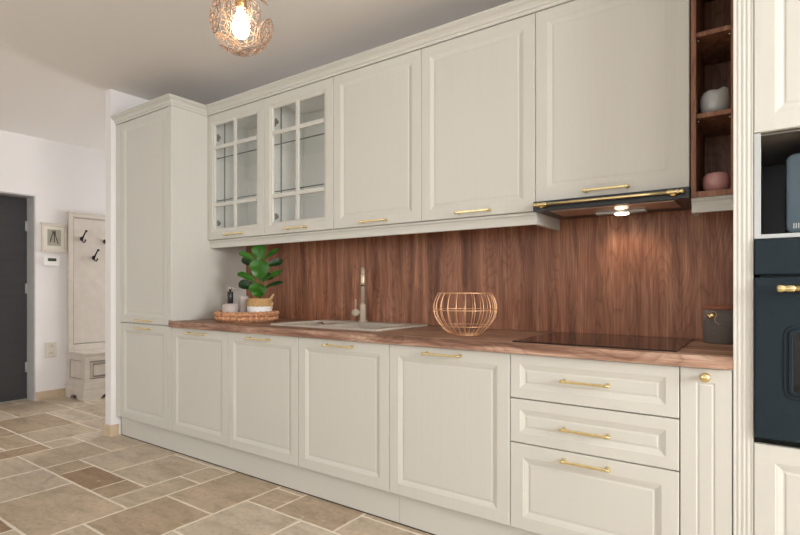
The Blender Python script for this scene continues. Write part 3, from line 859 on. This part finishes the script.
# oven
t = thing('built_in_oven', (.26, -.33, .660), 'blue-black built-in oven with brass handle in the tall column', 'oven')
MB().box(-.02, .545, -.598, -.06, .664, 1.246).build('oven_body', M['oven_dark'], t)
MB().box(OXL+.001, OXR-.001, -.630, -.598, 1.142, 1.250, .005).build('control_panel', M['oven'], t)
for k, x in enumerate((.16, .26, .36)):
    MB().lathe([(.022, 0), (.022, .004), (.017, .006), (.016, .022), (.012, .025), (0, .026)], (x, -.63, 1.196), 24, (0, -1, 0)).build('control_knob', M['gold'], t)
d = MB().box(OXL+.001, OXR-.001, -.632, -.600, .642, 1.134, .006).build('oven_door', M['oven'], t)
def rrect(x0, x1, z0, z1, r, n=7):
    o = []
    for (cx_, cz_, a0) in ((x1-r, z1-r, 0), (x0+r, z1-r, PI/2), (x0+r, z0+r, PI), (x1-r, z0+r, 3*PI/2)):
        for k in range(n): a = a0+PI/2*k/(n-1); o.append((cx_+r*math.cos(a), cz_+r*math.sin(a)))
    return o
def rplate(mb, x0, x1, z0, z1, r, prof):
    vs = []; fs = []; n = 28
    for (ins, y) in prof:
        vs += [(x, y, z) for x, z in rrect(x0+ins, x1-ins, z0+ins, z1-ins, max(.004, r-ins))]
    for i in range(len(prof)-1):
        for k in range(n): fs.append([i*n+k, i*n+(k+1) % n, (i+1)*n+(k+1) % n, (i+1)*n+k])
    fs.append([(len(prof)-1)*n+k for k in range(n)])
    mb.add(vs, fs); return mb
rplate(MB(), .036, .488, .768, .992, .032, [(0, -.6318), (.001, -.634), (.004, -.635), (.008, -.635), (.0095, -.633), (.012, -.633), (.014, -.637), (.022, -.638), (.024, -.636)]).build('window_surround', M['oven'], d)
rplate(MB(), .061, .463, .793, .967, .010, [(0, -.6359), (.0, -.6368)]).build('oven_window', M['black'], d)
mb = MB(); y, z = -.682, 1.100
mb.tube([(.045, y, z), (.479, y, z)], .0085, 14)
for sg, x in ((-1, .045), (1, .479)):
    mb.lathe([(.0085, -.02), (.011, -.016), (.011, 0), (.0085, .003), (.011, .008), (.013, .016), (.011, .022), (.005, .025)], (x, y, z), 14, (sg, 0, 0))
for x in (.075, .449): mb.lathe([(.014, 0), (.014, .004), (.008, .008), (.007, .05)], (x, -.632, 1.100), 14, (0, -1, 0))
mb.build('handle', M['gold'], d)
# microwave
t = thing('microwave', (.28, -.33, 1.262), 'grey blue microwave standing in the niche above the oven', 'microwave')
MB().box(.052, .510, -.50, -.14, 1.280, 1.515, .004).build('body', M['micro_d'], t)
fr = rplate(MB(), .046, .516, 1.272, 1.522, .022, [(0, -.501), (0, -.522), (.003, -.526), (.01, -.527)]).build('door', M['micro'], t)
rplate(MB(), .10, .40, 1.325, 1.480, .012, [(0, -.5265), (.001, -.528), (.004, -.528)]).build('door_window', M['black'], fr)
mb = MB()
for k in range(3): mb.box(.064+k*.006, .067+k*.006, -.5285, -.5265, 1.288, 1.304)
mb.build('maker_mark', M['alu'], fr)
for x in (.08, .48):
    for yy in (-.48, -.17): MB().lathe([(.012, 0), (.010, .0165)], (x, yy, 1.2642), 12).build('foot', M['soapblack'], t)

# ------------------------------------------------------------------ pendant lamp
def pendant(px_, py_, pz_, label):
    t = thing('pendant_lamp', (px_, py_, pz_), label, 'pendant lamp', 'bronze lattice pendant lamps')
    R = .114
    a = .047; eds = []; rad = .064
    e1 = Vector((a, 0)); e2 = Vector((a*.5, a*math.sqrt(3)/2))
    def inside(p): return p.length <= rad+1e-6
    for i in range(-4, 5):
        for j in range(-4, 5):
            p = e1*i+e2*j
            for k in range(6):
                an = PI/6+PI/3*k
                q = p+Vector((math.cos(an), math.sin(an)))*(a/math.sqrt(3))
                if inside(p) or inside(q):
                    A, B = p.copy(), q.copy()
                    if not inside(B): A, B = B, A
                    if not inside(A):
                        lo_, hi_ = 0, 1
                        for _ in range(20):
                            m_ = (lo_+hi_)/2
                            if inside(B.lerp(A, m_)): lo_ = m_
                            else: hi_ = m_
                        A = B.lerp(A, lo_)
                    eds.append((A, B))
    def onsph(p, rr):
        th = p.length/rr
        if p.length < 1e-6: return Vector((0, 0, rr))
        d = p.normalized()
        return Vector((d.x*math.sin(th)*rr, d.y*math.sin(th)*rr, math.cos(th)*rr))
    r_ = Vector((.816, .578, 0)); t_ = Vector((.578, -.816, -.1)); u_ = Vector((0, 0, 1)); c0 = Vector((px_, py_, pz_))
    places = [(.38, .02, .92, 1), (.93, -.38, .12, .72), (-.80, .02, .58, 1), (-.24, .08, -.96, 1), (.26, -.88, -.40, 1), (-.30, -.90, -.25, .95), (-.62, -.62, -.48, .9), (.62, -.66, -.42, .9),
              (.68, -.18, -.72, .9), (.55, .78, .25, .9), (-.45, .8, .32, .9), (-.3, .72, -.6, .9), (-.88, .1, -.42, .85)]
    for k, (a1, a2, a3, kk) in enumerate(places):
        dv = (r_*a1+u_*a2+t_*a3).normalized()
        rr = R+(.008 if k % 2 else 0)
        q = Vector((0, 0, 1)).rotation_difference(dv)
        mb = MB()
        def strip(A, B, w_):
            d2 = B-A
            if d2.length < 1e-5: return
            n2 = Vector((-d2.y, d2.x)).normalized()*w_*.5
            pts = [A-n2, B-n2, B+n2, A+n2]
            vs = [c0+q @ onsph(x_*kk, rr) for x_ in pts]+[c0+q @ onsph(x_*kk, rr+.0009) for x_ in pts]
            mb.add(vs, [[0, 1, 2, 3], [4, 7, 6, 5], [0, 4, 5, 1], [1, 5, 6, 2], [2, 6, 7, 3], [3, 7, 4, 0]])
        for (A, B) in eds: strip(A, B, .0036)
        cc = [Vector((math.cos(2*PI*i_/40), math.sin(2*PI*i_/40)))*rad for i_ in range(40)]
        for i_ in range(40): strip(cc[i_], cc[(i_+1) % 40], .005)
        mb.build('lattice_disc', M['lamp_metal'], t)
    MB().lathe([(0, -.062), (.018, -.058), (.030, -.042), (.0335, -.022), (.030, .0), (.020, .024), (.0145, .042), (.0145, .05)], (px_, py_, pz_), 24).build('bulb', M['bulb'], t)
    MB().lathe([(.019, .051), (.021, .053), (.021, .115), (.010, .122)], (px_, py_, pz_), 20).build('socket', M['gold_dark'], t)
    MB().tube([(px_, py_, pz_+.12), (px_, py_, H-.03)], .003, 8).build('cord', M['soapblack'], t)
    MB().lathe([(.055, 0), (.055, -.01), (.05, -.025), (.01, -.032)], (px_, py_, H-.0005), 32).build('ceiling_rose', M['gold_dark'], t)
    return t
pendant(-1.655, -1.285, 2.125, 'bronze lattice ball pendant lamp glowing above the floor near the wall cabinets')
pendant(-4.67, -3.93, 2.10, 'bronze lattice ball pendant lamp behind the viewer, mirrored in the cabinet glass')

# ------------------------------------------------------------------ hallway: stand, picture, thermostat, outlet
HX = XL+.39; HY0, HY1 = -.195, .705
t = thing('hall_stand', (XL+.2, .25, 0), 'cream shabby-chic hall stand with bench and coat hook panel', 'hall stand')
mb = MB()
mb.box(XL+.013, HX-.012, HY0+.012, HY1-.012, .165, .425)
b_ = mb.build('bench_body', M['aged'], t)
mb = MB().box(XL+.003, HX+.008, HY0-.012, HY1+.012, .443, .464, .004).box(XL+.003, HX, HY0, HY1, .424, .443, .003)
mb.build('seat', M['aged'], t)
mb = MB()
# front stiles, rails, side frame
for (a, b2) in ((HY0, HY0+.05), (HY1-.05, HY1)): mb.box(HX-.015, HX, a, b2, .165, .424, .002)
mb.box(HX-.015, HX, HY0+.05, HY1-.05, .165, .20, .002).box(HX-.015, HX, HY0+.05, HY1-.05, .38, .424, .002)
mb.box(HX-.06, HX-.015, HY0, HY0+.013, .165, .424, .002).box(XL+.003, XL+.05, HY0, HY0+.013, .165, .424, .002)
mb.box(XL+.05, HX-.06, HY0, HY0+.013, .165, .195, .002).box(XL+.05, HX-.06, HY0, HY0+.013, .385, .424, .002)
mb.build('bench_frame', M['aged'], t)
mb = MB()
mb.tube([(HX-.01, HY0+.085, .228), (HX-.01, HY1-.085, .228), (HX-.01, HY1-.085, .35), (HX-.01, HY0+.085, .35)], .009, 6, closed=True)
mb.tube([(HX-.01, HY0+.056, .206), (HX-.01, HY1-.056, .206), (HX-.01, HY1-.056, .374), (HX-.01, HY0+.056, .374)], .004, 6, closed=True)
mb.tube([(XL+.056, HY0+.012, .202), (HX-.066, HY0+.012, .202), (HX-.066, HY0+.012, .378), (XL+.056, HY0+.012, .378)], .004, 6, closed=True)
mb.build('panel_moulding', M['patina'], t)
mb = MB().box(XL+.003, HX+.012, HY0-.014, HY1+.014, .092, .132, .006).box(XL+.003, HX+.004, HY0-.006, HY1+.006, .132, .168, .005).box(XL+.016, HX+.02, HY0-.022, HY1+.022, .040, .092, .006)
mb.build('base_moulding', M['aged'], t)
for (yy, s1) in ((HY0-.02, 1), (HY1+.02, -1)):
    a, b2 = sorted((yy, yy+s1*.13))
    p1 = [(yy, 0), (yy+s1*.16, 0), (yy+s1*.175, .02), (yy+s1*.2, .04), (yy, .04)]
    MB().extr([(HX+.018, u, w) for u, w in p1], None, (-.03, 0, 0)).build('foot', M['aged'], t)
    q = [(HX-.012, 0), (HX-.10, 0), (HX-.115, .02), (HX-.14, .04), (HX-.012, .04)]
    MB().extr([(u, yy, w) for u, w in q], None, (0, s1*.03, 0)).build('foot', M['aged'], t)
    q = [(XL+.016, 0), (XL+.12, 0), (XL+.135, .02), (XL+.16, .04), (XL+.016, .04)]
    MB().extr([(u, yy, w) for u, w in q], None, (0, s1*.03, 0)).build('foot', M['aged'], t)
MB().box(XL+.003, XL+.022, HY0+.02, HY1-.02, .464, 1.86).build('back_panel', M['aged'], t)
mb = MB()
for (a, b2) in ((HY0, HY0+.045), (HY1-.045, HY1)): mb.box(XL+.003, XL+.045, a, b2, .464, 1.872, .006)
mb.box(XL+.003, XL+.045, HY0+.045, HY1-.045, 1.835, 1.872, .006).box(XL+.003, XL+.045, HY0+.045, HY1-.045, .464, .52, .006)
mb.box(XL+.003, XL+.052, HY0-.008, HY1+.008, 1.868, 1.885, .005)
mb.build('back_frame', M['aged'], t)
MB().tube([(XL+.024, HY0+.052, .53), (XL+.024, HY1-.052, .53), (XL+.024, HY1-.052, 1.828), (XL+.024, HY0+.052, 1.828)], .0045, 6, closed=True).build('frame_line', M['patina'], t)
def hook(y, z):
    x = XL+.022; mb = MB()
    mb.ball((x+.006, y, z), .017, 12, (.45, 1, 1.35))
    mb.tube([(x+.01, y, z), (x+.03, y, z+.008), (x+.045, y+.004, z+.035), (x+.062, y+.008, z+.06), (x+.082, y+.01, z+.075)], [.008, .008, .0075, .007, .007], 8)
    mb.ball((x+.086, y+.01, z+.078), .0125, 10)
    mb.tube([(x+.01, y, z-.012), (x+.028, y+.004, z-.034), (x+.048, y+.01, z-.036), (x+.056, y+.014, z-.018)], [.007, .006, .006, .0055], 8)
    mb.ball((x+.057, y+.014, z-.014), .009, 8)
    return mb.build('coat_hook', M['iron'], t)
for (yy, zz) in ((-.065, 1.615), (.052, 1.425), (.165, 1.605), (.28, 1.42), (.40, 1.60), (.515, 1.42)): hook(yy, zz)

t = thing('framed_picture', (XL, -.31, 1.605), 'small square framed picture on the hall wall beside the coat panel', 'picture')
mb = MB(); y0, y1, z0, z1 = -.425, -.205, 1.472, 1.742
mb.box(XL+.001, XL+.025, y0, y0+.02, z0, z1, .003).box(XL+.001, XL+.025, y1-.02, y1, z0, z1, .003).box(XL+.001, XL+.025, y0+.02, y1-.02, z0, z0+.02, .003).box(XL+.001, XL+.025, y0+.02, y1-.02, z1-.02, z1, .003)
mb.box(XL+.001, XL+.03, y0-.008, y1+.008, z1, z1+.01, .002).box(XL+.001, XL+.03, y0-.008, y1+.008, z0-.01, z0, .002)
mb.build('frame', M['aged'], t)
MB().box(XL+.002, XL+.010, y0+.02, y1-.02, z0+.02, z1-.02).build('mat_board', M['mat'], t)
pr_ = MB().box(XL+.0101, XL+.0112, y0+.052, y1-.048, z0+.055, z1-.052).build('print', M['art'], t)
cyy = (y0+y1)/2; mb = MB(); xx = XL+.0125
for path_ in ([(-.005, .055), (-.02, .02), (-.032, -.03), (-.036, -.045)], [(.0, .055), (.004, .01), (.002, -.045)], [(.006, .055), (.02, .0), (.034, -.055), (.042, -.05)]):
    mb.tube([(xx, cyy+u, 1.607+w) for u, w in path_], .0035, 5)
mb.tube([(xx, cyy+.014*math.cos(2*PI*k/12), 1.665+.012*math.sin(2*PI*k/12)) for k in range(12)], .0032, 5, closed=True)
mb.build('drawing', M['ink'], pr_)
t = thing('thermostat', (XL, -.34, 1.37), 'white wall thermostat with dark display under the small picture', 'thermostat')
MB().box(XL+.001, XL+.026, -.412, -.272, 1.325, 1.415, .005).build('case', M['white'], t)
MB().box(XL+.0255, XL+.0275, -.376, -.300, 1.372, 1.402, .0008).build('display', M['lcd'], t)
t = thing('wall_socket', (XL, -.342, .485), 'beige double wall socket on the hall wall near the floor', 'socket')
MB().box(XL+.001, XL+.011, -.392, -.292, .412, .562, .003).build('cover_plate', M['outlet'], t)
for z in (.45, .524):
    mb = MB().lathe([(.024, 0), (.024, .002), (.021, .002), (.020, .0008), (0, .0008)], (XL+.011, -.342, z), 20, (1, 0, 0))
    o_ = mb.build('outlet', M['outlet'], t)
    for yy in (-.351, -.333): MB().lathe([(.003, 0), (.003, .0012)], (XL+.0117, yy, z), 8, (1, 0, 0)).build('pin_hole', M['seam'], o_)

# ------------------------------------------------------------------ world, camera, view
w = bpy.data.worlds.new('daylight_world'); S.world = w; w.use_nodes = True
w.node_tree.nodes['Background'].inputs[0].default_value = (.86, .93, 1, 1)
w.node_tree.nodes['Background'].inputs[1].default_value = 1.2
cam = bpy.data.cameras.new('camera'); cam.sensor_width = 36; cam.lens = 520/800*36; cam.shift_y = 21/800; cam.clip_start = .05
co = bpy.data.objects.new('camera', cam); COL.objects.link(co)
co.location = (0, -2.564, 1.10); co.rotation_euler = (PI/2, 0, math.radians(35.3))
S.camera = co
S.view_settings.view_transform = 'Standard'; S.view_settings.look = 'None'
S.cycles.transparent_max_bounces = 32
S.view_settings.exposure = 0.26; S.view_settings.gamma = 1; S.view_settings.use_curve_mapping = False
